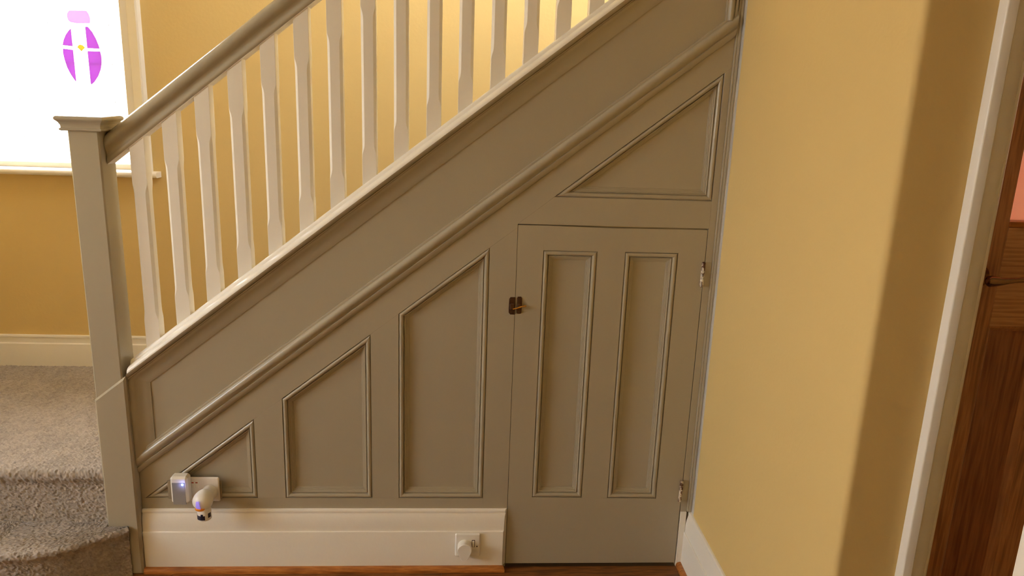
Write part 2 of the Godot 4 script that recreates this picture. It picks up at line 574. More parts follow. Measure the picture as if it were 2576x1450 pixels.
	put("pane", b, mm("clear_glass"), w)
	# glazed front door in the left wall
	w = setting("door_2")
	b = MB.new()
	for q in [[1.0, 0.8, 2.4, 0.85], [1.0, 2.45, 2.4, 2.5], [1.0, 0.85, 1.05, 2.45], [2.35, 0.85, 2.4, 2.45], [1.05, 1.63, 2.35, 1.67]]:
		box(b, Vector3(-4.14, q[0], q[1]), Vector3(-4.08, q[2], q[3]), 0.003)
	put("door_frame", b, mm("white_gloss"), w)
	for q in [[0.85, 1.63], [1.67, 2.45]]:
		b = MB.new()
		box(b, Vector3(-4.112, 1.05, q[0]), Vector3(-4.108, 2.35, q[1]))
		put("pane", b, mm("clear_glass"), w)

func right_door() -> void:
	# white architrave and lining
	var t := setting("trim_1", "white architrave round the wooden door")
	var prof := poly([0, 0, 0, 0.021, 0.0015, 0.0232, 0.0035, 0.024, 0.02, 0.0245, 0.022, 0.0225, 0.04, 0.0215, 0.05, 0.018, 0.054, 0.0155, 0.056, 0.0165, 0.060, 0.0155, 0.063, 0.012, 0.063, 0.0])
	var b := MB.new()
	extrude(b, prof, Vector3(0.953, 0, 0.935), Vector3(1, 0, 0), Vector3(0, 0, 1), Vector3(0, 1, 0), FLOOR, 2.06)
	put("architrave", b, mm("white_gloss"), t)
	b = MB.new()
	extrude(b, prof, Vector3(1.863, 0, 0.935), Vector3(-1, 0, 0), Vector3(0, 0, 1), Vector3(0, 1, 0), FLOOR, 2.06)
	put("architrave", b, mm("white_gloss"), t)
	b = MB.new()
	extrude(b, prof, Vector3(0, 2.06, 0.935), Vector3(0, -1, 0), Vector3(0, 0, 1), Vector3(1, 0, 0), 0.953, 1.863)
	put("architrave", b, mm("white_gloss"), t)
	b = MB.new()
	box(b, Vector3(1.012, FLOOR, 0.78), Vector3(1.024, 1.99, 0.936), 0.001)
	put("lining", b, mm("white_gloss"), t)
	# wooden door, one glazed light over three upright panels
	var d := setting("door_1", "brown wooden door with a glazed top, long lower panels and a lever handle")
	var z0 := 0.800
	var z1 := 0.840
	var up := [[1.027, FLOOR + 0.004, 1.127, 1.985], [1.689, FLOOR + 0.004, 1.789, 1.985], [1.255, 0.22, 1.343, 1.145], [1.471, 0.22, 1.559, 1.145]]
	for q in up:
		b = MB.new()
		board(b, poly([q[0], q[1], q[2], q[1], q[2], q[3], q[0], q[3]]), z0, z1, 0.001)
		put("stile", b, mm("door_upright"), d)
	for q in [[1.127, FLOOR + 0.004, 1.689, 0.22], [1.127, 1.145, 1.689, 1.359], [1.127, 1.88, 1.689, 1.985]]:
		b = MB.new()
		board(b, poly([q[0], q[1], q[2], q[1], q[2], q[3], q[0], q[3]]), z0, z1, 0.001)
		put("rail", b, mm("door_across"), d)
	for q in [[1.127, 1.255], [1.343, 1.471], [1.559, 1.689]]:
		b = MB.new()
		var pp := poly([q[0], 0.22, q[1], 0.22, q[1], 1.145, q[0], 1.145])
		board(b, pp, 0.812, 0.826, 0.0)
		var pan := put("panel", b, mm("door_panel"), d)
		for i in 4:
			var k := MB.new()
			mould(k, pp, i, [Vector2(0, -0.002), Vector2(0.003, -0.002), Vector2(0.006, -0.004), Vector2(0.009, -0.009), Vector2(0.012, -0.011), Vector2(0.014, -0.014)], z1)
			put("moulding", k, mm("door_upright"), pan)
	b = MB.new()
	box(b, Vector3(1.127, 1.359, 0.806), Vector3(1.689, 1.371, 0.842), 0.002)
	put("glazing_bead", b, mm("door_bead"), d)
	b = MB.new()
	box(b, Vector3(1.127, 1.371, 0.818), Vector3(1.689, 1.88, 0.822))
	put("glass_pane", b, mm("frosted_glass"), d)
	var h := MB.new()
	var pts := []
	var rad := []
	var path := [[1.068, 0.004], [1.0695, 0.0085], [1.073, 0.0112], [1.079, 0.0118], [1.087, 0.0108], [1.1, 0.0082], [1.115, 0.0062], [1.135, 0.0052], [1.16, 0.0058], [1.185, 0.0072], [1.196, 0.006], [1.2, 0.003]]
	for q in path:
		pts.append(Vector3(q[0], 1.2545 + maxf(0.0, q[0] - 1.1) * 0.1, 0.886))
		rad.append(q[1])
	tube(h, pts, rad, 18)
	var lev := put("lever_handle", h, mm("lever_metal"), d)
	h = MB.new()
	lathe(h, [Vector2(0, 0.05), Vector2(0.008, 0.05), Vector2(0.008, 0.008), Vector2(0.022, 0.007), Vector2(0.024, 0.004), Vector2(0.024, 0), Vector2(0, 0)], Vector3(1.079, 1.2545, 0.84), Vector3(0, 0, 1))
	put("rose", h, mm("lever_metal"), lev)
	# an open white door leaf close to the camera, its edge in the corner of the picture
	var n := setting("door_3", "white painted edge of an open door, bottom right corner")
	b = MB.new()
	n.position = Vector3(0.7345, 0, 1.5)
	n.rotation_degrees.y = -72.0
	box(b, Vector3(0, FLOOR + 0.006, -0.0175), Vector3(0.76, 1.98, 0.0175), 0.0015)
	put("leaf", b, mm("white_gloss"), n)

# ---------------------------------------------------------------- stairs
func hash2(i: int, j: int, s: int) -> float:
	var h := (i * 374761393 + j * 668265263 + s * 2147483647) & 0x7fffffff
	h = ((h ^ (h >> 13)) * 1274126177) & 0x7fffffff
	return float((h ^ (h >> 16)) & 0xffff) / 65535.0

# carpet wrapped over a step: curve = points of the nosing line (x, z) left to right, with its
# outward direction; prof = (forward of the nosing line, height)
func carpet(mb: MB, curve: Array, dirs: Array, prof: Array, sd: int) -> void:
	var low := FastNoiseLite.new()
	low.seed = sd
	low.frequency = 7.0
	low.fractal_octaves = 3
	var P := []
	var C := []
	for i in curve.size():
		var r := PackedVector3Array()
		var cr := PackedColorArray()
		for j in prof.size():
			var q: Vector2 = prof[j]
			var w: Vector2 = curve[i] + dirs[i] * q.x
			var t: Vector2 = (prof[mini(j + 1, prof.size() - 1)] - prof[maxi(j - 1, 0)]).normalized()
			var nn := Vector3(dirs[i].x * -t.y, t.x, dirs[i].y * -t.y)
			if nn.y < -0.05 and t.x < 0: nn = -nn
			var h := hash2(i, j, sd)
			var base := Vector3(w.x, q.y, w.y)
			var l := low.get_noise_3d(base.x, base.y * 1.4, base.z)
			var off := (h - 0.5) * 0.0030 + (hash2(i / 2, j / 2, sd + 9) - 0.5) * 0.0035 + l * 0.001
			r.append(base + nn * off + Vector3(hash2(j, i, sd + 3) - 0.5, 0, hash2(j, i, sd + 4) - 0.5) * 0.002)
			cr.append(pile_colour(hash2(i, j, sd + 5), hash2(i / 3, j / 3, sd + 6), l))
		P.append(r)
		C.append(cr)
	smooth_grid(mb, P, C, curve.size(), prof.size(), func(i: int, j: int) -> Vector3:
		var t: Vector2 = (prof[mini(j + 1, prof.size() - 1)] - prof[maxi(j - 1, 0)]).normalized()
		return Vector3(dirs[i].x * -t.y, t.x, dirs[i].y * -t.y))

func smooth_grid(mb: MB, P: Array, C: Array, ni: int, nj: int, want: Callable) -> void:
	var N := []
	for i in ni:
		var r := PackedVector3Array()
		for j in nj:
			var du: Vector3 = P[mini(i + 1, ni - 1)][j] - P[maxi(i - 1, 0)][j]
			var dv: Vector3 = P[i][mini(j + 1, nj - 1)] - P[i][maxi(j - 1, 0)]
			var nn := du.cross(dv).normalized()
			var w: Vector3 = want.call(i, j)
			if nn.length_squared() < 0.5: nn = w
			r.append(-nn if nn.dot(w) < 0.0 else nn)
		N.append(r)
	for i in ni - 1:
		for j in nj - 1:
			for t in [[0, 0, 1, 0, 1, 1], [0, 0, 1, 1, 0, 1]]:
				var a: Vector3 = P[i][j]
				var b: Vector3 = P[i + t[2]][j + t[3]]
				var d: Vector3 = P[i + t[4]][j + t[5]]
				var na: Vector3 = N[i][j]
				var nb: Vector3 = N[i + t[2]][j + t[3]]
				var nd: Vector3 = N[i + t[4]][j + t[5]]
				var g := (b - a).cross(d - a)
				if g.length_squared() < 1e-18: continue
				if g.dot(na + nb + nd) > 0.0:
					mb.v.append_array([a, d, b]); mb.n.append_array([na, nd, nb])
					mb.c.append_array([C[i][j], C[i + t[4]][j + t[5]], C[i + t[2]][j + t[3]]])
				else:
					mb.v.append_array([a, b, d]); mb.n.append_array([na, nb, nd])
					mb.c.append_array([C[i][j], C[i + t[2]][j + t[3]], C[i + t[4]][j + t[5]]])

func arc_profile(back: float, top: float, bottom: float, r: float, step: float) -> Array:
	var p := []
	var n := maxi(1, int((back - r) / step))
	for i in n + 1:
		p.append(Vector2(-back + (back - r) * i / n, top))
	for k in range(1, 9):
		var a := PI * 0.5 - PI * 0.62 * k / 8.0
		p.append(Vector2(-r + cos(a) * r, top - r + sin(a) * r))
	var l: Vector2 = p[-1]
	var foot := l + Vector2(-0.008, -0.010)
	p.append(foot)
	n = maxi(2, int((foot.y - bottom) / step))
	for i in range(1, n + 1):
		p.append(Vector2(foot.x - 0.004 * minf(1.0, i / 4.0), lerpf(foot.y, bottom, float(i) / n)))
	return p

func staircase() -> void:
	var s := thing("staircase", "beige carpeted stairs with a rounded bottom step and quarter landing", "stairs")
	# bottom bullnose step
	var key := [Vector2(-2.33, 0.222), Vector2(-1.62, 0.216), Vector2(-1.42, 0.206), Vector2(-1.30, 0.190), Vector2(-1.215, 0.158), Vector2(-1.15, 0.110), Vector2(-1.102, 0.076), Vector2(-1.080, 0.060), Vector2(-1.069, 0.0525)]
	var fine := []
	for i in key.size() - 1:
		var p0: Vector2 = key[maxi(i - 1, 0)]
		var p3: Vector2 = key[mini(i + 2, key.size() - 1)]
		var n := maxi(2, int(key[i].distance_to(key[i + 1]) / (0.0032 if i > 0 else 0.006)))
		for k in n:
			fine.append(key[i].cubic_interpolate(key[i + 1], p0, p3, float(k) / n))
	fine.append(key[-1])
	var dirs := []
	for i in fine.size():
		var t: Vector2 = (fine[mini(i + 1, fine.size() - 1)] - fine[maxi(i - 1, 0)]).normalized()
		dirs.append(Vector2(-t.y, t.x) if t.x > 0 else Vector2(-t.y, t.x))
	var b := MB.new()
	var top := 0.170
	var pr := arc_profile(0.016, top, FLOOR, 0.015, 0.0032)
	carpet(b, fine, dirs, pr, 3)
	var tb := MB.new()
	carpet_top(tb, fine, dirs, top)
	put("tread_carpet", tb, mm("carpet"), put("bottom_step", b, mm("carpet"), s))
	# quarter landing
	var lc := []
	var ld := []
	var x := -2.34
	while x < -1.1465:
		lc.append(Vector2(x, 0.022))
		ld.append(Vector2(0, 1))
		x += 0.0032
	b = MB.new()
	carpet(b, lc, ld, arc_profile(0.972, 0.36, 0.165, 0.024, 0.0032), 17)
	put("landing", b, mm("carpet"), s)
	b = MB.new()
	box(b, Vector3(-2.34, FLOOR, -0.95), Vector3(-1.145, 0.345, -0.03))
	put("landing_base", b, mm("plain_carpet"), s)
	b = MB.new()
	box(b, Vector3(-1.146, FLOOR, -0.95), Vector3(-1.03, 0.36, -0.092))
	put("landing_base", b, mm("plain_carpet"), s)
	for k in 12:
		b = MB.new()
		var y := 0.36 + 0.183 * (k + 1)
		var x0 := -1.03 + 0.2346 * k
		box(b, Vector3(x0, y - 0.20, -0.95), Vector3(x0 + 0.255 if k < 11 else 3.49, y, -0.092), 0.006)
		put("step", b, mm("plain_carpet"), s)

# flat top of the bottom step, from its nosing back to the riser of the landing
func carpet_top(mb: MB, fine: Array, dirs: Array, top: float) -> void:
	var low := FastNoiseLite.new()
	low.seed = 8
	low.frequency = 7.0
	var rows := 76
	var P := []
	var C := []
	for i in fine.size():
		var r := PackedVector3Array()
		var cr := PackedColorArray()
		var f: Vector2 = fine[i] - dirs[i] * 0.0145
		var stop := -0.02 if f.x < -1.1465 else 0.039
		for j in rows + 1:
			var z := maxf(lerpf(f.y, stop, float(j) / rows), stop)
			var h := hash2(i, j, 41)
			var l := low.get_noise_2d(f.x, z)
			var e := 0.0 if j == 0 else 1.0
			r.append(Vector3(f.x + (hash2(j, i, 44) - 0.5) * 0.002 * e, top + e * ((h - 0.5) * 0.0030 + (hash2(i / 2, j / 2, 49) - 0.5) * 0.0035), z))
			cr.append(pile_colour(h, hash2(i / 3, j / 3, 46), l))
		P.append(r)
		C.append(cr)
	smooth_grid(mb, P, C, fine.size(), rows + 1, func(_i: int, _j: int) -> Vector3: return Vector3.UP)

func pile_colour(h: float, k: float, l: float) -> Color:
	var g := 0.74 + 0.30 * h + 0.28 * k + 0.16 * l
	return Color(0.38 * g, 0.325 * g, 0.275 * g)

# sweep of a (z, offset) profile along the pitch of the stairs; plumb ends
func rake(mb: MB, prof: Array, x0: float, x1: float) -> void:
	extrude(mb, poly(prof), Vector3.ZERO, Vector3(0, 0, 1), Vector3(0, 1, 0), Vector3(1, M, 0), x0, x1)

func sl(c: float, x: float) -> float:
	return c + M * x

func banister() -> void:
	var s := thing("banister", "grey and white painted banister with square newel post and chamfered spindles", "banister")
	# newel post: shaft, thicker base with a raked top, moulded cap
	var b := MB.new()
	box(b, Vector3(-1.142, 0.5, -0.068), Vector3(-1.055, 1.45, 0.028), 0.004)
	var np := put("newel_post", b, mm("grey_paint"), s)
	b = MB.new()
	board(b, poly([-1.144, FLOOR, -1.043, FLOOR, -1.043, 0.694, -1.144, 0.614]), -0.07, 0.036, 0.006)
	put("newel_base", b, mm("grey_paint"), np)
	b = MB.new()
	var rings := [[0.0, 1.4445], [0.011, 1.4445], [0.0145, 1.446], [0.0157, 1.449], [0.0147, 1.4515], [0.012, 1.453], [0.0122, 1.457], [0.0135, 1.463], [0.0165, 1.4685], [0.0195, 1.472], [0.0225, 1.4745], [0.0242, 1.478], [0.0238, 1.482], [0.021, 1.4855], [0.016, 1.487], [-0.02, 1.489], [-0.0425, 1.4895]]
	for i in rings.size() - 1:
		for e in 4:
			var c := []
			for k in [rings[i], rings[i + 1]]:
				var o: float = k[0]
				var q := [Vector3(-1.141 - o, k[1], 0.028 + o), Vector3(-1.055 + o, k[1], 0.028 + o), Vector3(-1.055 + o, k[1], -0.068 - o), Vector3(-1.141 - o, k[1], -0.068 - o)]
				c.append(q[e]); c.append(q[(e + 1) % 4])
			var out: Vector3 = [Vector3(0, 0, 1), Vector3(1, 0, 0), Vector3(0, 0, -1), Vector3(-1, 0, 0)][e]
			var dr: float = rings[i + 1][0] - rings[i][0]
			var dy: float = rings[i + 1][1] - rings[i][1]
			var nn := (out * dy + Vector3(0, -dr, 0)).normalized()
			b.quad(c[0], c[1], c[3], c[2], nn)
	put("newel_cap", b, mm("grey_paint"), np)
	# handrail: grey moulded rail with a white underside strip
	b = MB.new()
	var half := [[-0.0005, 2.1665], [0.0015, 2.171], [0.0018, 2.179], [-0.001, 2.184], [-0.0035, 2.190], [-0.0035, 2.197], [-0.0005, 2.205], [0.004, 2.212], [0.0072, 2.220], [0.0082, 2.229], [0.006, 2.239], [0.0, 2.247], [-0.009, 2.2535], [-0.019, 2.2575], [-0.029, 2.259]]
	var hp := []
	for q in half: hp.append_array([q[0] - 0.007, q[1] + 0.004])
	for i in range(half.size() - 2, -1, -1): hp.append_array([-0.061 - half[i][0], half[i][1] + 0.004])
	rake(b, hp, -1.054, 0.52)
	var hr := put("handrail", b, mm("grey_paint"), s)
	b = MB.new()
	rake(b, [-0.0605, 2.1712, -0.0605, 2.169, -0.0075, 2.169, -0.0075, 2.1712], -1.0535, 0.52)
	put("underside_strip", b, mm("white_gloss"), hr)
	# spindles
	var xs := [-0.988, -0.8895, -0.7915, -0.693, -0.5965, -0.499, -0.404, -0.3065, -0.2115, -0.1145, -0.021, 0.074, 0.1695, 0.263, 0.3585, 0.4535]
	var sp := MB.new()
	var W := 0.0435
	var zf := -0.0095
	var zk := -0.0505
	var lev := [[-0.006, 0.0007], [0.088, 0.0007], [0.096, 0.0016], [0.103, 0.0036], [0.110, 0.0058], [0.119, 0.0073], [0.131, 0.0078], [0.478, 0.0078], [0.490, 0.0073], [0.499, 0.0058], [0.506, 0.0036], [0.513, 0.0016], [0.521, 0.0007], [0.625, 0.0007]]
	for i in lev.size() - 1:
		var rr := []
		for k in [lev[i], lev[i + 1]]:
			var h: float = k[1]
			rr.append([Vector3(h, k[0], zf), Vector3(W - h, k[0], zf), Vector3(W, k[0], zf - h), Vector3(W, k[0], zk + h), Vector3(W - h, k[0], zk), Vector3(h, k[0], zk), Vector3(0, k[0], zk + h), Vector3(0, k[0], zf - h)])
		var ns := [Vector3(0, 0, 1), Vector3(1, 0, 1), Vector3(1, 0, 0), Vector3(1, 0, -1), Vector3(0, 0, -1), Vector3(-1, 0, -1), Vector3(-1, 0, 0), Vector3(-1, 0, 1)]
		for r in 2:                                   # both ends are cut to the rake of the stairs
			var at: int = i + r
			if at == 0 or at == lev.size() - 1:
				for e in 8:
					rr[r][e].y = (-0.004 if at == 0 else 0.6275) + M * rr[r][e].x
		for e in 8:
			sp.quad(rr[0][e], rr[0][(e + 1) % 8], rr[1][(e + 1) % 8], rr[1][e], ns[e].normalized())
	var sm := sp.mesh()
	for x in xs:
		var o := MeshInstance3D.new()
		o.name = "spindle"
		o.mesh = sm
		o.material_override = mm("white_gloss")
		o.position = Vector3(x, sl(1.545, x), 0)
		s.add_child(o, true)
	# string board and its mouldings
	b = MB.new()
	board(b, poly([-1.0425, sl(1.1901, -1.0425), 0.7985, sl(1.1901, 0.7985), 0.7985, sl(1.497, 0.7985), -1.0425, sl(1.497, -1.0425)]), -0.03, 0.0, 0.0004)
	put("string_board", b, mm("grey_paint"), s)
	b = MB.new()
	rake(b, [-0.09, 1.512, 0.026, 1.512, 0.0322, 1.512, 0.0318, 1.517, 0.029, 1.5225, 0.024, 1.5265, 0.017, 1.529, 0.008, 1.5305, 0.0045, 1.531, 0.0035, 1.5292, 0.0015, 1.5292, 0.0005, 1.5325, -0.0005, 1.538, -0.003, 1.5425, -0.0075, 1.545, -0.053, 1.545, -0.06, 1.54, -0.065, 1.531, -0.09, 1.529], -1.038, 0.798)
	var cap := put("string_capping", b, mm("white_gloss"), s)
	b = MB.new()
	rake(b, [-0.03, 1.512, -0.03, 1.497, 0.016, 1.4955, 0.023, 1.497, 0.0285, 1.501, 0.0315, 1.506, 0.0322, 1.512], -1.041, 0.798)
	put("nosing", b, mm("grey_paint"), cap)
	var cove := [[0.003, 1.4285], [0.0035, 1.4325], [0.005, 1.436], [0.0058, 1.446], [0.0075, 1.457], [0.0105, 1.468], [0.0145, 1.477], [0.0185, 1.483], [0.0185, 1.4895], [0.0215, 1.491], [0.0215, 1.4953]]
	var cp := [0.0, 1.4285]
	for q in cove: cp.append_array(q)
	cp.append_array([0.0, 1.4955])
	b = MB.new()
	rake(b, cp, -1.042, 0.794)
	put("cove_moulding", b, mm("grey_paint"), s)
	# upright moulding against the newel post
	b = MB.new()
	var vp := PackedVector2Array()
	vp.append(Vector2(-1.0425, 0.0003))
	vp.append(Vector2(-1.0425, 0.0185))
	for i in range(cove.size() - 4, -1, -1):
		vp.append(Vector2(-1.043 + (1.497 - cove[i][1]) * 0.9, cove[i][0]))
	vp.append(Vector2(-0.9815, 0.0003))
	extrude(b, vp, Vector3.ZERO, Vector3(1, 0, 0), Vector3(0, 0, 1), Vector3(0, 1, 0), sl(1.20, -1.02), 0.70)
	put("cove_moulding", b, mm("grey_paint"), s)
	# bolection rail between string and panelling
	var bead := [0.0003, 1.159, 0.004, 1.1592, 0.0075, 1.163, 0.0105, 1.169, 0.0125, 1.1765, 0.013, 1.1805, 0.0118, 1.1822, 0.0098, 1.183, 0.0105, 1.1865, 0.014, 1.190, 0.0175, 1.195, 0.0198, 1.2015, 0.0202, 1.208, 0.0185, 1.2145, 0.0145, 1.2195, 0.009, 1.222, 0.0082, 1.2225, 0.0085, 1.2265, 0.0075, 1.2305, 0.0003, 1.2315]
	var bp := []
	bp.append_array(bead)
	b = MB.new()
	rake(b, bp, -1.042, 0.7975)
	put("bead_moulding", b, mm("grey_paint"), s)
	b = MB.new()
	var up := PackedVector2Array()
	for i in range(0, bp.size(), 2):
		up.append(Vector2(0.798 - (bp[i + 1] - 1.159) * 0.5, bp[i]))
	extrude(b, up, Vector3.ZERO, Vector3(1, 0, 0), Vector3(0, 0, 1), Vector3(0, 1, 0), sl(1.20, 0.80), 2.45)
	put("bead_moulding", b, mm("grey_paint"), s)

# panel moulding: (inward, depth)
var PANEL := [Vector2(0.0000, -0.0050), Vector2(0.0013, -0.0055), Vector2(0.0018, -0.0030), Vector2(0.0040, 0.0002), Vector2(0.0068, 0.0018), Vector2(0.0095, 0.0020), Vector2(0.0122, 0.0009), Vector2(0.0145, -0.0015), Vector2(0.0158, -0.0048), Vector2(0.0162, -0.0085), Vector2(0.0168, -0.0085), Vector2(0.0186, -0.0046), Vector2(0.0205, -0.0046), Vector2(0.0219, -0.0092), Vector2(0.0248, -0.0096), Vector2(0.0255, -0.0122), Vector2(0.0285, -0.0126), Vector2(0.0292, -0.0152), Vector2(0.0322, -0.0156), Vector2(0.0330, -0.0182)]

func panel(parent: Node, pts: Array) -> void:
	var p := poly(pts)
	var b := MB.new()
	board(b, inset(p, 0.002), -0.026, -0.018, 0.0)
	var o := put("panel", b, mm("grey_paint"), parent)
	for i in p.size():
		b = MB.new()
		mould(b, p, i, PANEL, 0.0)
		put("moulding", b, mm("grey_paint"), o)

func piece(called: String, parent: Node, pts: Array, z := 0.0) -> void:
	var b := MB.new()
	board(b, poly(pts), z - 0.03, z, 0.0001 if parent.name == &"understairs_cupboard_door" else 0.0004)
	put(called, b, mm("grey_paint"), parent)

func panelling() -> void:
	var s := thing("stair_panelling", "grey painted wooden panelling with moulded panels below the stairs", "panelling")
	var c := 1.057
	var bot := 0.253
	var tip := (bot - c) / M
	# frame
	piece("rail", s, [-1.0425, bot, tip, bot, 0.1715, sl(c, 0.1715), 0.1715, 1.2015, 0.281, 1.2885, 0.778, sl(1.07, 0.778), 0.7985, sl(1.07, 0.7985), 0.7985, sl(1.19, 0.7985), -1.0425, sl(1.19, -1.0425)])
	piece("rail", s, [-1.0425, FLOOR, 0.087, FLOOR, 0.087, bot, -1.0425, bot])
	piece("stile", s, [-0.665, bot, -0.573, bot, -0.573, sl(c, -0.573), -0.665, sl(c, -0.665)])
	piece("stile", s, [-0.286, bot, -0.1975, bot, -0.1975, sl(c, -0.1975), -0.286, sl(c, -0.286)])
	piece("stile", s, [0.087, FLOOR, 0.1715, FLOOR, 0.1715, sl(c, 0.1715), 0.087, sl(c, 0.087)])
	piece("rail", s, [0.1715, 1.2015, 0.778, 1.2015, 0.778, 1.2885, 0.281, 1.2885])
	piece("stile", s, [0.7765, FLOOR, 0.7985, FLOOR, 0.7985, sl(1.07, 0.7985), 0.778, sl(1.07, 0.778), 0.778, 1.2015, 0.7765, 1.2])
	panel(s, [tip, bot, -0.665, bot, -0.665, sl(c, -0.665)])
	panel(s, [-0.573, bot, -0.286, bot, -0.286, sl(c, -0.286), -0.573, sl(c, -0.573)])
	panel(s, [-0.1975, bot, 0.087, bot, 0.087, sl(c + 0.001, 0.087), -0.1975, sl(c + 0.001, -0.1975)])
	panel(s, [0.281, 1.2885, 0.778, 1.2885, 0.778, sl(1.07, 0.778)])
	# cover strip in the corner with the right wall
	var b := MB.new()
	extrude(b, poly([0.799, -0.02, 0.799, 0.0035, 0.8, 0.0055, 0.8035, 0.006, 0.8045, 0.0045, 0.8055, 0.0045, 0.807, 0.0075, 0.811, 0.0085, 0.814, 0.0075, 0.8145, -0.02]), Vector3.ZERO, Vector3(1, 0, 0), Vector3(0, 0, 1), Vector3(0, 1, 0), 0.205, 2.45)
	put("cover_strip", b, mm("grey_paint"), s)
	# ragged line of white filler where the strip meets the wall
	b = MB.new()
	var y := 0.9
	var k := 0
	while y < 1.68:
		var r0 := 0.0001 + 0.0016 * hash2(k, 3, 1)
		var r1 := 0.0001 + 0.0016 * hash2(k + 1, 3, 1)
		b.quad(Vector3(0.8152 - r0, y, 0.0082), Vector3(0.8152, y, 0.0098), Vector3(0.8152, y + 0.012, 0.0098), Vector3(0.8152 - r1, y + 0.012, 0.0082), Vector3(-0.5, 0, 0.86))
		y += 0.012
		k += 1
	put("filler_line", b, mm("filler"), s)
	b = MB.new()
	box(b, Vector3(0.7775, FLOOR, 0.0002), Vector3(0.7985, 0.203, 0.0055), 0.001)
	put("plinth_block", b, mm("white_gloss"), s)

func cupboard_door() -> void:
	var s := thing("understairs_cupboard_door", "grey painted understairs cupboard door with two tall moulded panels", "cupboard")  # holds only the door leaf and its hinges, no cupboard body
	var x0 := 0.1727
	var x1 := 0.7745
	var yb := 0.0
	var yt := 1.1985
	piece("stile", s, [x0, yb, 0.255, yb, 0.255, yt, x0, yt])
	piece("stile", s, [0.6865, yb, x1, yb, x1, yt - 0.001, 0.6865, yt - 0.0015])
	piece("muntin", s, [0.427, 0.2545, 0.5155, 0.2545, 0.5155, 1.1205, 0.427, 1.1205])
	piece("rail", s, [0.255, yb, 0.6865, yb, 0.6865, 0.2525, 0.255, 0.2565])
	piece("rail", s, [0.255, 1.1195, 0.6865, 1.1205, 0.6865, yt - 0.0015, 0.48, yt - 0.003, 0.255, yt])
	panel(s, [0.255, 0.2565, 0.427, 0.2555, 0.427, 1.12, 0.255, 1.1195])
	panel(s, [0.5155, 0.2535, 0.6865, 0.2525, 0.6865, 1.1205, 0.5155, 1.1205])
	# hinges with chipped paint
	for y in [1.0145, 0.2455]:
		var b := MB.new()
		lathe(b, [Vector2(0, -0.003), Vector2(0.0035, -0.002), Vector2(0.0058, 0.0), Vector2(0.0058, 0.026), Vector2(0.0053, 0.0263), Vector2(0.0053, 0.0267), Vector2(0.0058, 0.027), Vector2(0.0058, 0.052), Vector2(0.0053, 0.0523), Vector2(0.0053, 0.0527), Vector2(0.0058, 0.053), Vector2(0.0058, 0.078), Vector2(0.0035, 0.080), Vector2(0, 0.081)], Vector3(0.7695, y, 0.0064), Vector3(0.01, 1, 0), 18)
		var h := put("hinge", b, mm("chipped_hinge"), s)
		b = MB.new()
		box(b, Vector3(0.7768, y, 0.0001), Vector3(0.798, y + 0.078, 0.0012), 0.0006)
		put("hinge_leaf", b, mm("grey_paint"), h)
	# latch: bronze plates with a small brass bolt
	var l := thing("cupboard_latch", "small bronze latch with a brass bolt on the cupboard door edge", "latch")
	var b := MB.new()
	board(b, poly([0.1525, 0.915, 0.1575, 0.9085, 0.1722, 0.9085, 0.1722, 0.9655, 0.1565, 0.9655, 0.1525, 0.960]), 0.0, 0.003, 0.0006)
	var kp := put("keep_plate", b, mm("bronze"), l)
	b = MB.new()
	box(b, Vector3(0.1545, 0.924, 0.003), Vector3(0.170, 0.946, 0.011), 0.003)
	put("keep_hood", b, mm("bronze"), kp)
	b = MB.new()
	board(b, poly([0.1775, 0.9155, 0.1805, 0.9115, 0.1905, 0.9115, 0.1935, 0.9155, 0.1935, 0.9635, 0.1905, 0.9675, 0.1805, 0.9675, 0.1775, 0.9635]), 0.0, 0.0035, 0.0008)
	var bp := put("bolt_plate", b, mm("bronze"), l)
	b = MB.new()
	box(b, Vector3(0.1775, 0.930, 0.003), Vector3(0.1935, 0.9455, 0.010), 0.0035)
	put("bolt_guide", b, mm("bronze"), bp)
	b = MB.new()
	tube(b, [Vector3(0.1645, 0.9295, 0.0145), Vector3(0.172, 0.9315, 0.0145), Vector3(0.181, 0.934, 0.014), Vector3(0.187, 0.9365, 0.014), Vector3(0.195, 0.9385, 0.012), Vector3(0.204, 0.940, 0.012), Vector3(0.2075, 0.9405, 0.012)], [0.0022, 0.0024, 0.0024, 0.0034, 0.0026, 0.0032, 0.002], 12)
	put("bolt", b, mm("brass"), l)
	for q in [[0.157, 0.958], [0.162, 0.9145], [0.1855, 0.962], [0.1855, 0.917]]:
		b = MB.new()
		lathe(b, [Vector2(0, 0.0044), Vector2(0.0015, 0.0042), Vector2(0.0024, 0.0034), Vector2(0.0026, 0.0)], Vector3(q[0], q[1], 0.0), Vector3(0, 0, 1), 12)
		put("screw", b, mm("bronze"), l)

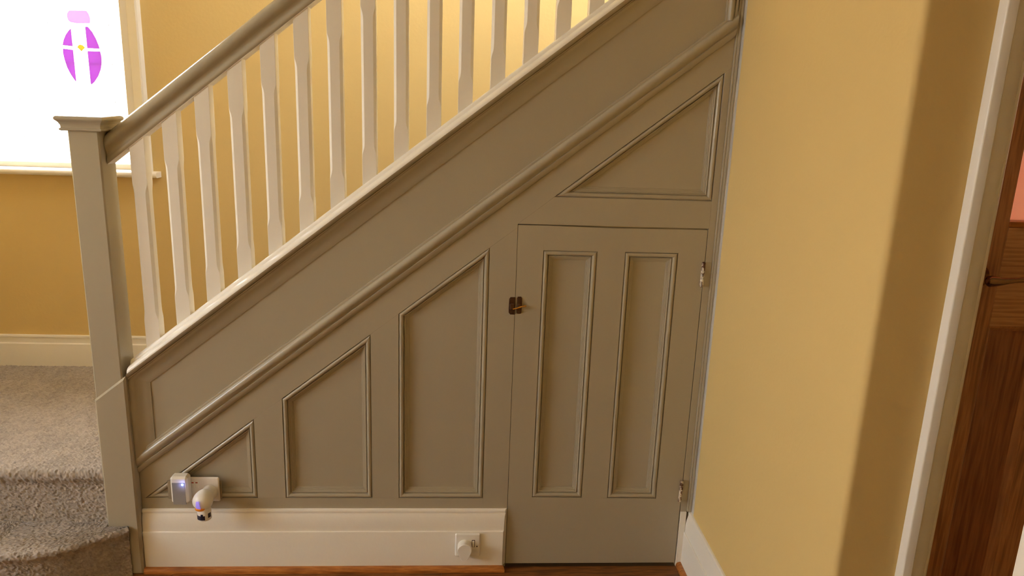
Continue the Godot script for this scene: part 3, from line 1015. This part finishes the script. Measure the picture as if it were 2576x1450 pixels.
func skirtings() -> void:
	var prof := poly([0, 0.003, 0.020, 0.003, 0.020, 0.1345, 0.0195, 0.1365, 0.0182, 0.1376, 0.0158, 0.1378, 0.0154, 0.142, 0.0158, 0.152, 0.0155, 0.165, 0.0142, 0.178, 0.012, 0.189, 0.0092, 0.197, 0.0075, 0.2015, 0.0075, 0.203, 0.0092, 0.2045, 0.0094, 0.210, 0.0078, 0.2138, 0.006, 0.215, 0, 0.215])
	var zax := Vector3(0, 0, 1)
	var b := MB.new()
	extrude(b, prof, Vector3.ZERO, zax, Vector3.UP, Vector3(1, 0, 0), -1.0415, 0.1705, Vector2.ZERO, Vector2(-0.55, 0))
	struct("baseboard_front", b, mm("white_gloss"), "white moulded skirting board below the grey panelling")
	var quad_ := poly([0.0, -0.012, 0.0165, -0.012, 0.0165, -0.004, 0.0145, 0.0015, 0.0105, 0.005, 0.005, 0.0065, 0.0, 0.0065])
	b = MB.new()
	extrude(b, quad_, Vector3(0, 0, 0.0202), zax, Vector3.UP, Vector3(1, 0, 0), -1.043, 0.162, Vector2.ZERO, Vector2(0.35, 0))
	struct("trim_2", b, mm("quadrant_oak"), "oak beading along the foot of the white skirting board")
	# right wall
	var mx := Vector3(-1, 0, 0)
	b = MB.new()
	extrude(b, prof, Vector3(0.815, -0.012, 0), mx, Vector3.UP, zax, 0.002, 0.935, Vector2.ZERO, Vector2(1, 0))
	extrude(b, prof, Vector3(0, -0.012, 0.935), zax, Vector3.UP, Vector3(1, 0, 0), 0.815, 0.953, Vector2(-1, 0), Vector2.ZERO)
	struct("baseboard_right", b, mm("white_gloss"), "white skirting board on the yellow right wall")
	b = MB.new()
	extrude(b, quad_, Vector3(0.7948, 0, 0), mx, Vector3.UP, zax, 0.002, 0.955)
	struct("trim_3", b, mm("quadrant_oak"), "oak beading along the foot of the right wall")
	# back wall, on the half landing
	b = MB.new()
	var pb := poly([0, 0.33, 0.016, 0.33, 0.016, 0.459, 0.0155, 0.462, 0.0125, 0.464, 0.0085, 0.4655, 0.008, 0.472, 0.0075, 0.486, 0.007, 0.489, 0.0105, 0.4905, 0.0105, 0.497, 0.0085, 0.5005, 0, 0.501])
	extrude(b, pb, Vector3(0, 0, -0.955), zax, Vector3.UP, Vector3(1, 0, 0), -2.35, -1.0)
	struct("baseboard_back", b, mm("white_gloss"), "white skirting board on the landing below the window")

func sockets() -> void:
	# double socket on its wooden pattress
	var s := thing("double_socket", "white double wall socket low on the panelling above the skirting board", "socket")
	var b := MB.new()
	box(b, Vector3(-0.954, 0.252, 0.0022), Vector3(-0.780, 0.319, 0.0058), 0.001)
	put("pattress", b, mm("seam"), s)
	b = MB.new()
	box(b, Vector3(-0.932, 0.2475, 0.0059), Vector3(-0.785, 0.335, 0.0135), 0.003)
	var pl := put("face_plate", b, mm("plastic"), s)
	for x in [-0.8685, -0.856]:
		b = MB.new()
		box(b, Vector3(x - 0.0045, 0.297, 0.012), Vector3(x + 0.0045, 0.321, 0.0155), 0.001)
		var k := put("switch", b, mm("plastic"), pl)
		b = MB.new()
		box(b, Vector3(x - 0.0035, 0.3155, 0.0145), Vector3(x + 0.0035, 0.3195, 0.016), 0.0004)
		put("red_flash", b, mm("red"), k)
	b = MB.new()
	lathe(b, [Vector2(0, 0.0006), Vector2(0.0022, 0.0005), Vector2(0.0027, 0.0)], Vector3(-0.7995, 0.287, 0.0135), Vector3(0, 0, 1), 12)
	put("screw", b, mm("dark"), pl)
	# plug-in adapter
	s = thing("plug_in_adapter", "white plug-in adapter with a grey front and glowing blue light", "adapter")
	b = MB.new()
	box(b, Vector3(-0.9275, 0.2585, 0.0137), Vector3(-0.872, 0.3555, 0.0505), 0.007)
	put("body", b, mm("plastic"), s)
	b = MB.new()
	box(b, Vector3(-0.9215, 0.2578, 0.046), Vector3(-0.8805, 0.336, 0.0515), 0.0008)
	put("front_panel", b, mm("grey_plastic"), s)
	b = MB.new()
	lathe(b, [Vector2(0, 0.0012), Vector2(0.003, 0.001), Vector2(0.0042, 0.0)], Vector3(-0.888, 0.3295, 0.0514), Vector3(0, 0, 1), 16)
	put("status_light", b, mm("led"), s)
	var lamp := OmniLight3D.new()
	lamp.name = "status_glow"
	lamp.position = Vector3(-0.888, 0.3295, 0.0575)
	lamp.light_color = Color(0.55, 0.62, 1.0)
	lamp.light_energy = 0.0006
	lamp.light_size = 0.004
	lamp.omni_range = 6.0
	lamp.omni_attenuation = 2.0
	lamp.shadow_enabled = true
	s.add_child(lamp)
	# plug-in air freshener
	s = thing("air_freshener", "white egg-shaped plug-in air freshener with an orange tab and small bottle", "air freshener")
	b = MB.new()
	lathe(b, [Vector2(0.0, 0.0), Vector2(0.0235, 0.0), Vector2(0.0245, 0.003), Vector2(0.024, 0.02), Vector2(0.021, 0.034), Vector2(0.0, 0.036)], Vector3(-0.8145, 0.286, 0.0137), Vector3(-0.03, -0.02, 1), 28)
	put("plug", b, mm("plastic"), s)
	b = MB.new()
	var egg := []
	for k in 17:
		var a := PI * k / 16.0
		var r := 0.0315 * sin(a) * (1.0 + 0.12 * cos(a))
		egg.append(Vector2(r, -cos(a) * 0.0345))
	lathe(b, egg, Vector3(-0.8195, 0.2855, 0.066), Vector3(0.28, 0.85, -0.42), 32)
	var shell_ := put("shell", b, mm("plastic"), s)
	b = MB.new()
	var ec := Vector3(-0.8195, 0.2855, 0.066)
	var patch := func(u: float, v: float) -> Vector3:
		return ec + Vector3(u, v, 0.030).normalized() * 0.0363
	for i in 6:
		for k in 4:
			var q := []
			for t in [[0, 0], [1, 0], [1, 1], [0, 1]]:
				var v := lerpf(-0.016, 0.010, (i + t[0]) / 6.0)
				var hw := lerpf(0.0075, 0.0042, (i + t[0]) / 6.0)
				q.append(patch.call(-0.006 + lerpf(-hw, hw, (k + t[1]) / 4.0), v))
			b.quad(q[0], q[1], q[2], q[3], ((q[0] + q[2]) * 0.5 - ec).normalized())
	put("painted_reflection", b, mm("violet"), shell_)  # reflection on the glossy egg, painted as a faintly glowing patch
	b = MB.new()
	var lip := []
	for k in 13:
		var a := PI * k / 12.0
		lip.append(Vector2(sin(a) * 0.0085, -cos(a) * 0.0158))
	lathe(b, lip, Vector3(-0.8235, 0.2655, 0.0905), Vector3(1, 0.03, 0.05), 20)
	put("orange_tab", b, mm("orange"), shell_)
	b = MB.new()
	var bc := Vector3(-0.817, 0.2205, 0.073)
	lathe(b, [Vector2(0.0, 0.0), Vector2(0.019, 0.0), Vector2(0.0215, 0.002), Vector2(0.0218, 0.006), Vector2(0.0218, 0.036), Vector2(0.017, 0.042), Vector2(0.0, 0.043)], bc, Vector3(0, 1, 0), 28)
	var bo := put("bottle", b, mm("bottle"), s)
	b = MB.new()
	for seg in [[3.1, 5.1, 0.0055, 0.021], [5.55, 6.1, 0.011, 0.027], [4.5, 4.85, 0.021, 0.027]]:
		for k in 12:
			var a0: float = lerpf(seg[0], seg[1], k / 12.0)
			var a1: float = lerpf(seg[0], seg[1], (k + 1) / 12.0)
			var d0 := Vector3(cos(a0), 0, -sin(a0))
			var d1 := Vector3(cos(a1), 0, -sin(a1))
			b.quad4(bc + d0 * 0.0221 + Vector3(0, seg[2], 0), bc + d1 * 0.0221 + Vector3(0, seg[2], 0), bc + d1 * 0.0221 + Vector3(0, seg[3], 0), bc + d0 * 0.0221 + Vector3(0, seg[3], 0), d0, d1, d1, d0)
	put("label_print", b, mm("navy"), bo)
	# single socket in the skirting board
	s = thing("single_socket", "white single wall socket set in the skirting board beside the cupboard door", "socket")
	b = MB.new()
	box(b, Vector3(-0.0045, 0.0462, 0.0201), Vector3(0.0822, 0.1345, 0.0300), 0.0045)
	put("face_plate", b, mm("plastic"), s)
	b = MB.new()
	box(b, Vector3(0.0528, 0.0845, 0.0295), Vector3(0.0632, 0.1115, 0.0304), 0.0)
	var rim := put("switch_surround", b, mm("dark"), s)
	b = MB.new()
	box(b, Vector3(0.0545, 0.0865, 0.0298), Vector3(0.0615, 0.1095, 0.0335), 0.0012)
	put("switch", b, mm("plastic"), rim)
	b = MB.new()
	lathe(b, [Vector2(0, 0.0006), Vector2(0.0022, 0.0005), Vector2(0.0026, 0.0)], Vector3(0.0705, 0.0865, 0.030), Vector3(0, 0, 1), 12)
	put("screw", b, mm("dark"), s)
	# plug
	s = thing("wall_plug", "white rounded plug pushed into the socket in the skirting board", "plug")
	b = MB.new()
	var pp := PackedVector2Array()
	for k in 21:
		var a := -0.12 * PI + PI * 1.24 * k / 20.0
		pp.append(Vector2(0.0285 + cos(a) * 0.0245, 0.0885 + sin(a) * 0.0245))
	pp.append(Vector2(0.0175, 0.052)); pp.append(Vector2(0.0205, 0.0495)); pp.append(Vector2(0.0365, 0.0495)); pp.append(Vector2(0.0395, 0.052))
	board(b, pp, 0.0301, 0.0605, 0.0018)
	put("body", b, mm("plastic"), s)
	b = MB.new()
	lathe(b, [Vector2(0.0, -0.0032), Vector2(0.0032, -0.0028), Vector2(0.0036, 0.0)], Vector3(0.0285, 0.0496, 0.05), Vector3(0, 1, 0), 14)
	put("cord_hole", b, mm("dark"), s)
